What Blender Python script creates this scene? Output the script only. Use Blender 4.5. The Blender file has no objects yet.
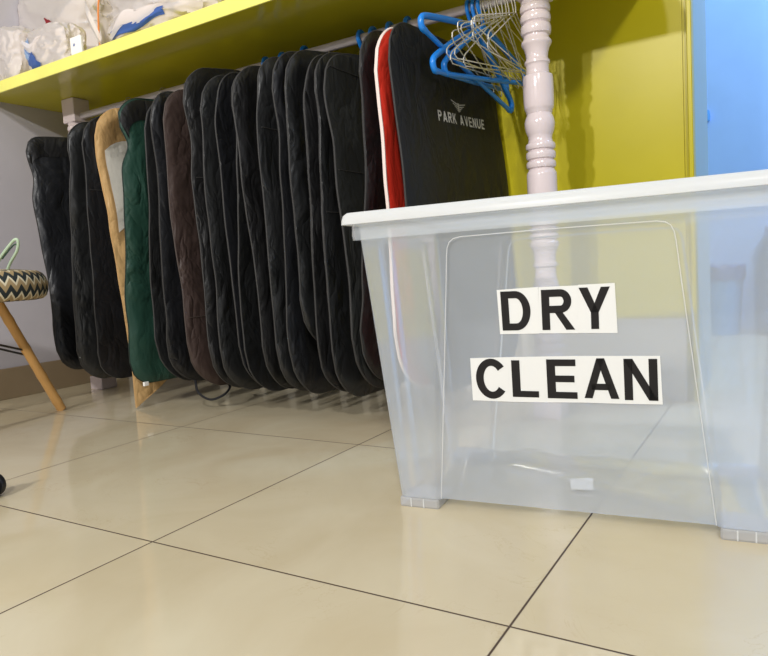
import bpy, math, random
from mathutils import Vector, Matrix, noise
random.seed(7)
S = bpy.context.scene
C = S.collection
PI = math.pi

# ------------------------------------------------------------------ helpers
class MB:
    """collects vertices and faces, then links them as ONE mesh object"""
    def __init__(s): s.v = []; s.f = []
    def add(s, vs, fs):
        o = len(s.v); s.v += [tuple(v) for v in vs]; s.f += [tuple(i + o for i in f) for f in fs]
    def box(s, x0, x1, y0, y1, z0, z1, ch=0.0):
        if ch <= 0:
            s.add([(x0,y0,z0),(x1,y0,z0),(x1,y1,z0),(x0,y1,z0),(x0,y0,z1),(x1,y0,z1),(x1,y1,z1),(x0,y1,z1)],
                  [(0,3,2,1),(4,5,6,7),(0,1,5,4),(1,2,6,5),(2,3,7,6),(3,0,4,7)])
        else:
            c = ch
            def ring(z, i): return [(x0+i,y0+c,z),(x0+c,y0+i,z),(x1-c,y0+i,z),(x1-i,y0+c,z),(x1-i,y1-c,z),(x1-c,y1-i,z),(x0+c,y1-i,z),(x0+i,y1-c,z)]
            rs = [ring(z0, c*.5), ring(z0+c, 0), ring(z1-c, 0), ring(z1, c*.5)]
            s.loft(rs, True, True, True)
    def loft(s, rings, closed=True, cap0=False, cap1=False):
        n = len(rings[0]); o = len(s.v)
        for r in rings: s.v += [tuple(v) for v in r]
        for i in range(len(rings)-1):
            for j in range(n if closed else n-1):
                k = (j+1) % n
                s.f.append((o+i*n+j, o+i*n+k, o+(i+1)*n+k, o+(i+1)*n+j))
        if cap0: s.f.append(tuple(o+j for j in reversed(range(n))))
        if cap1: s.f.append(tuple(o+(len(rings)-1)*n+j for j in range(n)))
    def lathe(s, prof, cx, cy, n=32, z0=0.0):
        rs = [[(cx+r*math.cos(2*PI*j/n), cy+r*math.sin(2*PI*j/n), z+z0) for j in range(n)] for r, z in prof]
        s.loft(rs, True, True, True)
    def tube(s, pts, r, n=8, closed=False):
        pts = [Vector(p) for p in pts]; m = len(pts); rings = []
        ref = Vector((0.31, 0.2, 0.93))
        prev = None
        for i in range(m):
            if closed: t = pts[(i+1) % m] - pts[i-1]
            else: t = pts[min(i+1, m-1)] - pts[max(i-1, 0)]
            if t.length < 1e-9: t = Vector((0,0,1))
            t.normalize()
            a = prev if prev is not None else ref
            a = a - t*a.dot(t)
            if a.length < 1e-4: a = Vector((1,0,0)) - t*t.x
            a.normalize(); prev = a; b = t.cross(a)
            rr = r[i] if isinstance(r, (list, tuple)) else r
            rings.append([pts[i] + a*rr*math.cos(2*PI*j/n) + b*rr*math.sin(2*PI*j/n) for j in range(n)])
        if closed: rings.append(rings[0])
        s.loft(rings, True, not closed, not closed)
    def build(s, name, m, parent=None, smooth=True, loc=None):
        me = bpy.data.meshes.new(name); me.from_pydata(s.v, [], s.f); me.update()
        if smooth:
            for p in me.polygons: p.use_smooth = True
            try: me.set_sharp_from_angle(angle=math.radians(40))
            except Exception: pass
        me.materials.append(m)
        o = bpy.data.objects.new(name, me); C.objects.link(o)
        if loc: o.location = loc
        if parent is not None: o.parent = parent
        return o
def flat(name, quads, m, parent=None):
    b = MB()
    for q in quads: b.add(q, [tuple(range(len(q)))])
    return b.build(name, m, parent, False)
def tag(o, label=None, cat=None, group=None, kind=None):
    if label: o['label'] = label
    if cat: o['category'] = cat
    if group: o['group'] = group
    if kind: o['kind'] = kind
    return o
def thing(name, label, cat, loc=(0,0,0), group=None):
    o = bpy.data.objects.new(name, None); C.objects.link(o); o.location = loc
    o.empty_display_size = .05
    return tag(o, label, cat, group)
def struct(name, b, m, smooth=False):
    return tag(b.build(name, m, None, smooth), kind='structure')
def lerp(a, b, t): return a + (b-a)*t
def smooth_path(pts, k=6):
    P = [Vector(p) for p in pts]; out = []
    for i in range(len(P)-1):
        p0 = P[max(i-1,0)]; p1 = P[i]; p2 = P[i+1]; p3 = P[min(i+2,len(P)-1)]
        for j in range(k):
            t = j/k
            out.append(.5*((2*p1)+(p2-p0)*t+(2*p0-5*p1+4*p2-p3)*t*t+(3*p1-p0-3*p2+p3)*t**3))
    out.append(P[-1]); return out

# ------------------------------------------------------------------ materials
def srgb(r, g, b):
    f = lambda c: (c/255/12.92) if c/255 <= .04045 else ((c/255+.055)/1.055)**2.4
    return (f(r), f(g), f(b), 1)
def mat(name, col, rough=.5, spec=.5, metal=0.0, bump=0.0, bscale=60, var=0.0, vscale=8, coat=0.0, stretch=(1,1,1), detail=4, sheen=0):
    m = bpy.data.materials.new(name); m.use_nodes = True; t = m.node_tree; N = t.nodes; L = t.links
    p = N['Principled BSDF']; p.inputs['Base Color'].default_value = col; p.inputs['Roughness'].default_value = rough
    p.inputs['Specular IOR Level'].default_value = spec; p.inputs['Metallic'].default_value = metal
    p.inputs['Coat Weight'].default_value = coat; p.inputs['Coat Roughness'].default_value = .08
    tc = N.new('ShaderNodeTexCoord'); mp = N.new('ShaderNodeMapping'); mp.inputs['Scale'].default_value = stretch
    L.new(tc.outputs['Object'], mp.inputs['Vector'])
    if var > 0:
        n = N.new('ShaderNodeTexNoise'); n.inputs['Scale'].default_value = vscale; n.inputs['Detail'].default_value = 5
        L.new(mp.outputs[0], n.inputs['Vector'])
        r = N.new('ShaderNodeMapRange'); r.inputs['From Min'].default_value = .25; r.inputs['From Max'].default_value = .75
        r.inputs['To Min'].default_value = 1-var; r.inputs['To Max'].default_value = 1+var; L.new(n.outputs['Fac'], r.inputs['Value'])
        x = N.new('ShaderNodeVectorMath'); x.operation = 'SCALE'; x.inputs[0].default_value = col[:3]; L.new(r.outputs[0], x.inputs['Scale'])
        L.new(x.outputs[0], p.inputs['Base Color'])
    if bump > 0:
        n = N.new('ShaderNodeTexNoise'); n.inputs['Scale'].default_value = bscale; n.inputs['Detail'].default_value = detail
        L.new(mp.outputs[0], n.inputs['Vector'])
        b = N.new('ShaderNodeBump'); b.inputs['Strength'].default_value = bump; b.inputs['Distance'].default_value = .01
        L.new(n.outputs['Fac'], b.inputs['Height']); L.new(b.outputs[0], p.inputs['Normal'])
    return m
def plastic(name, col, opac, rough=.12, trans=.5, edge=.35, spec_w=1.0, bump=0.0, bscale=10, tint=(1,1,1,1)):
    """milky see-through plastic sheet: clear part + white scattering part + gloss"""
    m = bpy.data.materials.new(name); m.use_nodes = True; t = m.node_tree; N = t.nodes; L = t.links
    for n in list(N): N.remove(n)
    out = N.new('ShaderNodeOutputMaterial')
    tr = N.new('ShaderNodeBsdfTransparent'); tr.inputs['Color'].default_value = tint
    df = N.new('ShaderNodeBsdfDiffuse'); df.inputs['Color'].default_value = col
    tl = N.new('ShaderNodeBsdfTranslucent'); tl.inputs['Color'].default_value = col
    gl = N.new('ShaderNodeBsdfGlossy'); gl.inputs['Roughness'].default_value = rough
    m1 = N.new('ShaderNodeMixShader'); m1.inputs['Fac'].default_value = trans; L.new(df.outputs[0], m1.inputs[1]); L.new(tl.outputs[0], m1.inputs[2])
    lw = N.new('ShaderNodeLayerWeight'); lw.inputs['Blend'].default_value = .35
    mr = N.new('ShaderNodeMapRange'); L.new(lw.outputs['Facing'], mr.inputs['Value']); mr.inputs['From Min'].default_value = .3
    mr.inputs['To Min'].default_value = opac; mr.inputs['To Max'].default_value = min(1, opac+edge)
    m2 = N.new('ShaderNodeMixShader'); L.new(mr.outputs[0], m2.inputs['Fac']); L.new(tr.outputs[0], m2.inputs[1]); L.new(m1.outputs[0], m2.inputs[2])
    fr = N.new('ShaderNodeFresnel'); fr.inputs['IOR'].default_value = 1.35
    ml = N.new('ShaderNodeMath'); ml.operation = 'MULTIPLY'; ml.inputs[1].default_value = spec_w; L.new(fr.outputs[0], ml.inputs[0])
    m3 = N.new('ShaderNodeMixShader'); L.new(ml.outputs[0], m3.inputs['Fac']); L.new(m2.outputs[0], m3.inputs[1]); L.new(gl.outputs[0], m3.inputs[2])
    L.new(m3.outputs[0], out.inputs['Surface'])
    if bump > 0:
        tc = N.new('ShaderNodeTexCoord'); n = N.new('ShaderNodeTexNoise'); n.inputs['Scale'].default_value = bscale; L.new(tc.outputs['Object'], n.inputs['Vector'])
        b = N.new('ShaderNodeBump'); b.inputs['Strength'].default_value = bump; b.inputs['Distance'].default_value = .01
        L.new(n.outputs['Fac'], b.inputs['Height']); L.new(b.outputs[0], gl.inputs['Normal']); L.new(b.outputs[0], fr.inputs['Normal'])
    return m
def floor_mat():
    m = bpy.data.materials.new('cream_floor_tile'); m.use_nodes = True; t = m.node_tree; N = t.nodes; L = t.links
    p = N['Principled BSDF']; tc = N.new('ShaderNodeTexCoord')
    sx = N.new('ShaderNodeSeparateXYZ'); L.new(tc.outputs['Object'], sx.inputs[0])
    def edge(out):       # distance to nearest 0.6 m joint
        a = N.new('ShaderNodeMath'); a.operation = 'PINGPONG'; a.inputs[1].default_value = .3; L.new(out, a.inputs[0]); return a.outputs[0]
    mn = N.new('ShaderNodeMath'); mn.operation = 'MINIMUM'; L.new(edge(sx.outputs['X']), mn.inputs[0]); L.new(edge(sx.outputs['Y']), mn.inputs[1])
    g = N.new('ShaderNodeMapRange'); g.inputs['From Min'].default_value = .0009; g.inputs['From Max'].default_value = .0020; L.new(mn.outputs[0], g.inputs['Value'])
    # per-tile tone and marbling
    sn = N.new('ShaderNodeVectorMath'); sn.operation = 'SNAP'; sn.inputs[1].default_value = (.6,.6,.6); L.new(tc.outputs['Object'], sn.inputs[0])
    wn = N.new('ShaderNodeTexWhiteNoise'); L.new(sn.outputs[0], wn.inputs['Vector'])
    n1 = N.new('ShaderNodeTexNoise'); n1.inputs['Scale'].default_value = 3.2; n1.inputs['Detail'].default_value = 7; n1.inputs['Distortion'].default_value = 1.2
    ad = N.new('ShaderNodeVectorMath'); ad.operation = 'ADD'; L.new(tc.outputs['Object'], ad.inputs[0])
    sc = N.new('ShaderNodeVectorMath'); sc.operation = 'SCALE'; sc.inputs['Scale'].default_value = 9; L.new(wn.outputs['Color'], sc.inputs[0]); L.new(sc.outputs[0], ad.inputs[1])
    L.new(ad.outputs[0], n1.inputs['Vector'])
    cr = N.new('ShaderNodeValToRGB'); L.new(n1.outputs['Fac'], cr.inputs[0])
    e = cr.color_ramp.elements; e[0].position = .3; e[0].color = srgb(194,180,149); e[1].position = .72; e[1].color = srgb(206,195,167)
    # thin veins
    n2 = N.new('ShaderNodeTexNoise'); n2.inputs['Scale'].default_value = 6; n2.inputs['Detail'].default_value = 8; n2.inputs['Roughness'].default_value = .6; n2.inputs['Distortion'].default_value = 2.0
    L.new(ad.outputs[0], n2.inputs['Vector'])
    pp = N.new('ShaderNodeMath'); pp.operation = 'SUBTRACT'; pp.inputs[1].default_value = .5; L.new(n2.outputs['Fac'], pp.inputs[0])
    ab = N.new('ShaderNodeMath'); ab.operation = 'ABSOLUTE'; L.new(pp.outputs[0], ab.inputs[0])
    vr = N.new('ShaderNodeMapRange'); vr.inputs['From Min'].default_value = 0; vr.inputs['From Max'].default_value = .008; vr.inputs['To Min'].default_value = .5; vr.inputs['To Max'].default_value = 0
    L.new(ab.outputs[0], vr.inputs['Value'])
    msk = N.new('ShaderNodeTexNoise'); msk.inputs['Scale'].default_value = 4; L.new(ad.outputs[0], msk.inputs['Vector'])
    mk = N.new('ShaderNodeMapRange'); mk.inputs['From Min'].default_value = .5; mk.inputs['From Max'].default_value = .65; L.new(msk.outputs['Fac'], mk.inputs['Value'])
    mu = N.new('ShaderNodeMath'); mu.operation = 'MULTIPLY'; L.new(vr.outputs[0], mu.inputs[0]); L.new(mk.outputs[0], mu.inputs[1])
    mv = N.new('ShaderNodeMix'); mv.data_type = 'RGBA'; L.new(mu.outputs[0], mv.inputs['Factor']); L.new(cr.outputs[0], mv.inputs[6]); mv.inputs[7].default_value = srgb(176,154,118)
    mg = N.new('ShaderNodeMix'); mg.data_type = 'RGBA'; L.new(g.outputs[0], mg.inputs['Factor']); mg.inputs[6].default_value = srgb(72,56,44); L.new(mv.outputs[2], mg.inputs[7])
    L.new(mg.outputs[2], p.inputs['Base Color'])
    rr = N.new('ShaderNodeMapRange'); rr.inputs['To Min'].default_value = .7; rr.inputs['To Max'].default_value = .09; L.new(g.outputs[0], rr.inputs['Value']); L.new(rr.outputs[0], p.inputs['Roughness'])
    b = N.new('ShaderNodeBump'); b.inputs['Strength'].default_value = .4; b.inputs['Distance'].default_value = .001; L.new(g.outputs[0], b.inputs['Height'])
    n3 = N.new('ShaderNodeTexNoise'); n3.inputs['Scale'].default_value = 7; L.new(tc.outputs['Object'], n3.inputs['Vector'])
    b2 = N.new('ShaderNodeBump'); b2.inputs['Strength'].default_value = .10; b2.inputs['Distance'].default_value = .01; L.new(n3.outputs['Fac'], b2.inputs['Height']); L.new(b.outputs[0], b2.inputs['Normal'])
    L.new(b2.outputs[0], p.inputs['Normal'])
    p.inputs['Specular IOR Level'].default_value = .45
    return m
def chevron_mat():
    m = bpy.data.materials.new('chevron_fabric'); m.use_nodes = True; t = m.node_tree; N = t.nodes; L = t.links
    p = N['Principled BSDF']; p.inputs['Roughness'].default_value = .85
    uv = N.new('ShaderNodeUVMap'); uv.uv_map = 'UVMap'
    s = N.new('ShaderNodeSeparateXYZ'); L.new(uv.outputs[0], s.inputs[0])
    def M(op, a, b=None):
        n = N.new('ShaderNodeMath'); n.operation = op
        for i, q in enumerate((a, b)):
            if q is None: continue
            if isinstance(q, (int, float)): n.inputs[i].default_value = q
            else: L.new(q, n.inputs[i])
        return n.outputs[0]
    zig = M('PINGPONG', M('MULTIPLY', s.outputs['X'], 40.0), .5)            # 0..0.5 zigzag round the seat
    k = M('FRACT', M('ADD', M('MULTIPLY', s.outputs['Y'], 2.1), zig), None)
    cr = N.new('ShaderNodeValToRGB'); L.new(k, cr.inputs[0]); cr.color_ramp.interpolation = 'CONSTANT'
    e = cr.color_ramp.elements; e[0].position = 0; e[0].color = srgb(38,46,48); e[1].position = .42; e[1].color = srgb(168,146,108)
    q = e.new(.80); q.color = srgb(222,212,184)
    L.new(cr.outputs[0], p.inputs['Base Color'])
    return m

def bag_mat(name, col, rough=.42, spec=.5, seed=0):
    """nylon cloth: fine weave plus long soft creases"""
    m = bpy.data.materials.new(name); m.use_nodes = True; t = m.node_tree; N = t.nodes; L = t.links
    p = N['Principled BSDF']; p.inputs['Base Color'].default_value = col; p.inputs['Roughness'].default_value = rough; p.inputs['Specular IOR Level'].default_value = spec
    tc = N.new('ShaderNodeTexCoord'); mp = N.new('ShaderNodeMapping'); mp.inputs['Scale'].default_value = (3, 1.6, 1); mp.inputs['Location'].default_value = (seed*3.1, seed, 0)
    L.new(tc.outputs['Object'], mp.inputs['Vector'])
    n = N.new('ShaderNodeTexNoise'); n.inputs['Scale'].default_value = 7.0; n.inputs['Detail'].default_value = 3.0; n.inputs['Distortion'].default_value = .35; n.inputs['Roughness'].default_value = .5
    L.new(mp.outputs[0], n.inputs['Vector'])
    pp = N.new('ShaderNodeMath'); pp.operation = 'SUBTRACT'; pp.inputs[1].default_value = .5; L.new(n.outputs['Fac'], pp.inputs[0])
    ab = N.new('ShaderNodeMath'); ab.operation = 'ABSOLUTE'; L.new(pp.outputs[0], ab.inputs[0])
    mk = N.new('ShaderNodeTexNoise'); mk.inputs['Scale'].default_value = 2.6; L.new(mp.outputs[0], mk.inputs['Vector'])
    mr = N.new('ShaderNodeMapRange'); mr.inputs['From Min'].default_value = .38; mr.inputs['From Max'].default_value = .58; mr.inputs['To Min'].default_value = .45; L.new(mk.outputs['Fac'], mr.inputs['Value'])
    mm = N.new('ShaderNodeMath'); mm.operation = 'MULTIPLY'; L.new(ab.outputs[0], mm.inputs[0]); L.new(mr.outputs[0], mm.inputs[1])
    b = N.new('ShaderNodeBump'); b.inputs['Strength'].default_value = .85; b.inputs['Distance'].default_value = .035; L.new(mm.outputs[0], b.inputs['Height'])
    n2 = N.new('ShaderNodeTexNoise'); n2.inputs['Scale'].default_value = 420; L.new(tc.outputs['Object'], n2.inputs['Vector'])
    b2 = N.new('ShaderNodeBump'); b2.inputs['Strength'].default_value = .12; b2.inputs['Distance'].default_value = .002; L.new(n2.outputs['Fac'], b2.inputs['Height']); L.new(b.outputs[0], b2.inputs['Normal'])
    L.new(b2.outputs[0], p.inputs['Normal'])
    return m

M = {}
M['floor'] = floor_mat()
M['yellow'] = mat('mustard_yellow_gloss_paint', srgb(206,198,50), .16, .5, bump=.05, bscale=25, var=.05, vscale=5)
M['yellow_wall'] = mat('mustard_yellow_wall_paint', srgb(180,168,22), .32, .2, bump=.03, bscale=14, var=.05, vscale=5)
M['edge_lit'] = mat('yellow_with_painted_edge_light', srgb(236,232,120), .4, .4, var=.06, vscale=12)  # lightened yellow: the edge's stronger frontal light is put into the colour
M['grey_wall'] = mat('grey_wall_paint', srgb(192,188,194), .7, .3, bump=.03, bscale=80, var=.03)
M['blue_wall'] = mat('blue_wall_paint', srgb(150,190,245), .7, .2, var=.03)
M['pier'] = mat('pale_blue_grey_paint', srgb(150,175,182), .5, .4)
M['skirting'] = mat('taupe_skirting_tile', srgb(150,132,106), .2, .5, var=.08)
M['dado'] = mat('grey_wall_tile', srgb(186,180,166), .25, .5, var=.05)
M['white_gloss'] = mat('white_gloss_paint_wood', srgb(214,200,200), .16, .5, bump=.04, bscale=40)
M['rail'] = mat('painted_steel_rail', srgb(186,178,176), .35, .5)
M['piping'] = mat('dark_grey_piping', srgb(56,55,54), .6, .3)
M['piping_white'] = mat('white_piping', srgb(236,218,210), .6, .3)
M['piping_brown'] = mat('brown_piping', srgb(70,60,55), .6, .3)
M['piping_green'] = mat('dark_green_piping', srgb(28,40,36), .6, .3)
M['piping_tan'] = mat('tan_piping', srgb(186,150,100), .6, .3)
for k in range(4): M['black%d' % k] = bag_mat('black_nylon_%s' % 'abcd'[k], srgb(*[(31,32,33),(25,25,26),(35,36,37),(29,30,33)][k]), [.40,.46,.42,.38][k], .5, k*2.3)
M['pa'] = bag_mat('matte_black_cloth', srgb(24,24,24), .6, .3, 9)
M['slate'] = bag_mat('charcoal_cloth', srgb(46,47,46), .6, .35, 4)
M['red'] = bag_mat('red_nylon', srgb(205,50,34), .5, .4, 5)
M['green'] = bag_mat('dark_green_nylon', srgb(34,66,55), .5, .4, 6)
M['olive'] = bag_mat('olive_green_nylon', srgb(34,42,24), .5, .4, 7)
M['brown'] = bag_mat('dark_brown_cloth', srgb(66,53,49), .5, .4, 8)
M['tan'] = bag_mat('golden_tan_nylon', srgb(198,162,110), .45, .5, 3)
M['white_cloth'] = mat('white_lining', srgb(246,242,232), .8, .2, bump=.15, bscale=60)
M['film'] = plastic('clear_bag_window', srgb(200,180,140), .02, .07, .3, .06, .8, bump=.3, bscale=22)
M['box'] = plastic('milky_clear_plastic', srgb(240,247,255), .27, .10, .3, .16, .45, bump=.02, bscale=6)
M['lid'] = plastic('white_translucent_lid_plastic', srgb(234,236,236), .86, .28, .35, .1, .5)
M['foot'] = plastic('milky_foot_plastic', srgb(245,246,248), .5, .15, .35, .3, .8)
M['wrap'] = plastic('crumpled_clear_film', srgb(245,247,250), .012, .04, .4, .02, .45)
M['card'] = mat('white_paper_card', srgb(216,217,215), .8, .2)
M['ink'] = mat('black_ink', srgb(32,30,30), .75, .2)
M['print'] = mat('pale_grey_print', srgb(186,184,180), .6, .3)
M['blue_plastic'] = mat('bright_blue_plastic', srgb(24,124,214), .28, .5)
M['wire'] = mat('galvanised_wire', srgb(216,212,200), .26, .6, metal=.55)
M['wood'] = mat('honey_bamboo', srgb(208,160,96), .38, .5, bump=.15, bscale=20, var=.22, vscale=14, stretch=(1,1,.2))
M['black_metal'] = mat('black_metal', srgb(24,24,26), .4, .5)
M['black_rubber'] = mat('black_rubber', srgb(26,26,30), .45, .5)
M['chevron'] = chevron_mat()
M['strap'] = mat('pale_green_cord', srgb(182,204,176), .7, .3)
M['strap_dark'] = mat('dark_green_cord', srgb(60,84,70), .7, .3)
M['bag_white'] = plastic('white_carrier_bag_plastic', srgb(246,238,234), .86, .3, .35, .1, .5)
M['bag_cream'] = plastic('cream_fabric_bag', srgb(232,218,186), .93, .4, .3, .05, .3)
M['orange'] = mat('orange_trim', srgb(226,140,74), .6, .3)
M['blue_print'] = mat('blue_print', srgb(58,92,160), .5, .4)
M['pale_blue'] = mat('pale_blue_cloth', srgb(140,165,200), .7, .3)
M['dark_red'] = mat('dark_red_cloth', srgb(130,32,40), .7, .3)
M['paper'] = mat('white_label_paper', srgb(238,236,232), .7, .3)
M['bin'] = mat('blue_bin_plastic', srgb(84,150,214), .4, .5)
M['bin_bag'] = mat('dark_bin_liner', srgb(58,92,150), .3, .5, bump=.3, bscale=30)
M['crate'] = mat('dark_blue_grey_cabinet', srgb(74,92,140), .5, .4)

# ------------------------------------------------------------------ setting
XL, YB = -1.70, 1.28
SH_Z0, SH_Z1, SH_Y0, SH_X1 = 1.132, 1.17, .757, .575
b = MB(); b.add([(-4,-5,0),(4,-5,0),(4,4.2,0),(-4,4.2,0)], [(0,1,2,3)]); struct('floor', b, M['floor'])
b = MB(); b.box(XL-.12, XL, -5, YB, 0, 3.0); struct('wall_left', b, M['grey_wall'])
b = MB(); b.box(XL-.12, .637, YB, YB+.35, 0, 3.0); struct('wall_back', b, M['yellow_wall'])
b = MB(); b.box(.649, .661, YB+.031, YB+.35, 0, 3.0, .002); struct('trim_1', b, M['pier'])
b = MB(); b.box(.637, .649, YB+.006, YB+.34, 0, 3.0); struct('trim_3', b, M['yellow_wall'])
b = MB(); b.box(.649, .661, YB-.016, YB+.03, 0, 3.0, .002); struct('trim_2', b, M['yellow_wall'])
b = MB(); b.box(-1.2, 4.2, 3.0, 3.1, 0, 3.0); struct('wall_far', b, M['blue_wall'])
b = MB(); b.box(XL, XL+.012, -5, YB, 0, .118, .002); struct('baseboard_left', b, M['skirting'])
b = MB(); b.box(XL+.012, .634, YB-.012, YB, 0, .225, .002); struct('baseboard_back', b, M['dado'])

# ------------------------------------------------------------------ shelf, columns, rail
sh = thing('shelf', 'long glossy yellow shelf board with a bright front edge above the hanging garment bags', 'shelf', (XL, YB, SH_Z0))
b = MB(); b.box(0, SH_X1-XL, SH_Y0+.006-YB, 0, 0, SH_Z1-SH_Z0); b.build('shelf_board', M['yellow'], sh, False)
b = MB(); b.box(0, SH_X1-XL, SH_Y0-YB, SH_Y0+.006-YB, -.001, SH_Z1-SH_Z0+.001, .0015); e = b.build('front_edge', M['edge_lit'], sh, False); e['label'] = 'yellow front edge with frontal light painted into its colour'
def column(cx, cy, label):
    t = thing('turned_column', label, 'column', (cx, cy, 0))
    h = .036
    b = MB(); b.box(-h, h, -h, h, 0, .052, .003); b.build('base_block', M['white_gloss'], t, False)
    def ring(z0, z1, r, ri=.031): return [(ri, z0), (lerp(ri,r,.75), lerp(z0,z1,.12)), (r, lerp(z0,z1,.36)), (r, lerp(z0,z1,.64)), (lerp(ri,r,.75), lerp(z0,z1,.88)), (ri, z1)]
    pf = [(.030,.052),(.033,.06),(.035,.07),(.033,.08),(.028,.086),(.027,.10),(.031,.125),(.030,.145)]
    pf += ring(.150,.172,.0365) + ring(.174,.194,.0365) + ring(.196,.216,.0365)
    pf += [(.030,.222),(.034,.23),(.0365,.245),(.037,.28),(.0368,.318),(.034,.336),(.029,.352),(.0265,.372),(.027,.386),(.031,.390),(.031,.397),(.0275,.400),(.0265,.408),(.029,.425),(.034,.437),(.037,.441),(.037,.449),(.033,.453)]
    pf += ring(.457,.473,.0365) + ring(.475,.489,.0365) + ring(.491,.504,.0365)
    pf += [(.033,.508),(.0365,.513),(.037,.52),(.037,.618),(.0362,.624),(.033,.629)] + ring(.634,.654,.0365) + ring(.656,.678,.0365) + ring(.680,.698,.0365)
    pf += [(.030,.702),(.0285,.707),(.0295,.711),(.0295,.715),(.031,.718),(.0345,.727),(.0368,.740),(.0368,.748),(.035,.757),(.031,.766),(.0305,.769),(.032,.771),(.032,.776),(.0345,.779),(.0362,.785),(.037,.80),(.0372,.83),(.037,.853),(.0355,.861),(.031,.864),(.028,.867),(.0275,.884),(.0285,.888),(.031,.8905),(.031,.896),(.028,.899),(.0265,.904),(.0275,.915),(.031,.928),(.0355,.935),(.037,.938),(.0368,.943),(.033,.948),(.031,.952)]
    pf += ring(.957,.985,.037) + ring(.987,1.009,.037,.032) + ring(1.011,1.031,.037,.032) + [(.034,1.036),(.034,1.044)]
    b = MB(); b.lathe(pf, 0, 0, 40); b.build('turned_shaft', M['white_gloss'], t)
    b = MB(); b.box(-h, h, -h, h, 1.042, SH_Z0-.001, .003); b.build('top_block', M['white_gloss'], t, False)
    return t
CY = 1.0
column(-1.492, CY, 'white turned wooden column at the left end, mostly hidden behind the black garment bags')
column(.340, CY, 'white turned wooden column standing behind the clear plastic storage box')
b = MB(); b.tube([(-1.456, CY, 1.066), (.304, CY, 1.066)], .0125, 16)
tag(b.build('clothes_rail', M['rail']), 'grey painted clothes rail running between the two white columns under the yellow shelf', 'rail')

# ------------------------------------------------------------------ garment bags
def make_bag(label, mt, pm, zx, T=.03, y0=.70, y1=1.29, zt=1.005, zb=.085, seed=0, rough=1.0, drop=.02, rc=.09, rb=.15, skew=0.0, group=None, pr=.0023,
             pinch=.0, tipdrop=0.0, kink=None):
    """zx: list of (z, x of left/front outline).  Returns thing, surface function"""
    zx = sorted(zx)
    def xc(z):
        if z <= zx[0][0]: return zx[0][1]
        for (a, xa), (c, xb) in zip(zx, zx[1:]):
            if z <= c:
                t = (z-a)/(c-a); t = t*t*(3-2*t); return lerp(xa, xb, t)
        return zx[-1][1]
    yc = (y0+y1)/2; hw = (y1-y0)/2; off = seed*7.37
    t = thing('garment_bag', label, 'garment bag', (xc(.5)+.0035, yc, zb), group)
    ox, oy, oz = t.location
    def yz(u, v):
        s = math.sin(u*PI/2)*.35 + u*.65
        d = hw*(1-abs(s))
        top = zt - drop*abs(s)**1.5
        if d < rc: top -= rc - math.sqrt(max(0, rc*rc-(rc-d)**2))
        r2 = rb
        bot = zb + (tipdrop*(-s if s < 0 else 0))
        if d < r2 and r2 > 0: bot += r2 - math.sqrt(max(0, r2*r2-(r2-d)**2))
        z = lerp(bot, top, v)
        w = .008*noise.noise((off, z*3.1, 1.7)) + .0045*noise.noise((off, z*9, 4.2))
        if pinch: w += pinch*math.exp(-((z-(zt-.16))/.05)**2)
        y = yc + hw*s + w*(-1 if s > 0 else 1)*abs(s)
        if s < 0 and kink: y += kink[1]*math.exp(-((z-kink[0])/kink[2])**2)*s*s
        return s, y, z
    def surf(u, v, side):
        s, y, z = yz(u, v)
        e = (1-abs(s)**16)
        ev = min(1, v/.05, (1-v)/.045); ev = math.sin(max(0, ev)*PI/2)
        bulge = (max(e*ev, 0))**.5
        th = .003 + max(T*.55-.006, .001)*bulge*(.78 if side > 0 else .22)
        a = .0062*rough*min(1, T/.024)
        fold = noise.noise((off+side*3.3, y*7, z*1.6))*1.0 + noise.noise((off+side*5.1, y*15, z*4))*.6 + noise.noise((off+side*2.1, y*12+z*9, z*14))*.35
        cr = (abs(noise.noise((off+11+side, y*9+z*4, z*7-y*3)))-.25)*1.1
        x = xc(z) + .0035 + side*th + skew*(y-y0) + a*(fold+cr)*min(1, 5*(1-abs(s))+.25) + .004*noise.noise((off*1.3, y*3, z*2.5))
        return Vector((x-ox, y-oy, z-oz))
    nu, nv = 34, 52
    us = [-1+2*i/nu for i in range(nu+1)]; vs = [j/nv for j in range(nv+1)]
    vs = [ (v*.8+ .2*(.5-.5*math.cos(PI*v))) for v in vs]
    b = MB(); idx = {}
    for side in (1, -1):
        for i, u in enumerate(us):
            for j, v in enumerate(vs):
                idx[side, i, j] = len(b.v); b.v.append(tuple(surf(u, v, side)))
    for i in range(nu):
        for j in range(nv):
            b.f.append((idx[1,i,j], idx[1,i+1,j], idx[1,i+1,j+1], idx[1,i,j+1]))
            b.f.append((idx[-1,i,j], idx[-1,i,j+1], idx[-1,i+1,j+1], idx[-1,i+1,j]))
    loop = [(i,0) for i in range(nu)] + [(nu,j) for j in range(nv)] + [(i,nv) for i in range(nu,0,-1)] + [(0,j) for j in range(nv,0,-1)]
    for k in range(len(loop)):
        p, q = loop[k], loop[(k+1) % len(loop)]
        b.f.append((idx[1,*q], idx[1,*p], idx[-1,*p], idx[-1,*q]))
    b.build('bag_body', mt, t)
    pb = MB()
    pb.tube([(Vector(b.v[idx[1,*p]])+Vector(b.v[idx[-1,*p]]))/2 for p in loop], pr, 6, True)
    pb.build('piping', pm, t)
    return t, surf
BK = [M['black0'], M['black1'], M['black2'], M['black3']]
P = M['piping']
bags = {}
def bag(key, label, mt=None, pm=P, **k):
    bags[key] = make_bag(label, mt or BK[len(bags) % 4], pm, seed=len(bags)+1, group=k.pop('group', 'garment bags hanging on the rail'), **k)
    return bags[key]
bag('1', 'black garment bag at the far left end of the rail, nearest the grey wall', M['black3'], zx=[(.12,-1.30),(.3,-1.315),(.9,-1.37)], T=.04, zt=.955, zb=.12, drop=.02, rough=1.7, pinch=.016, rc=.05, skew=.03, rb=.075)
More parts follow.
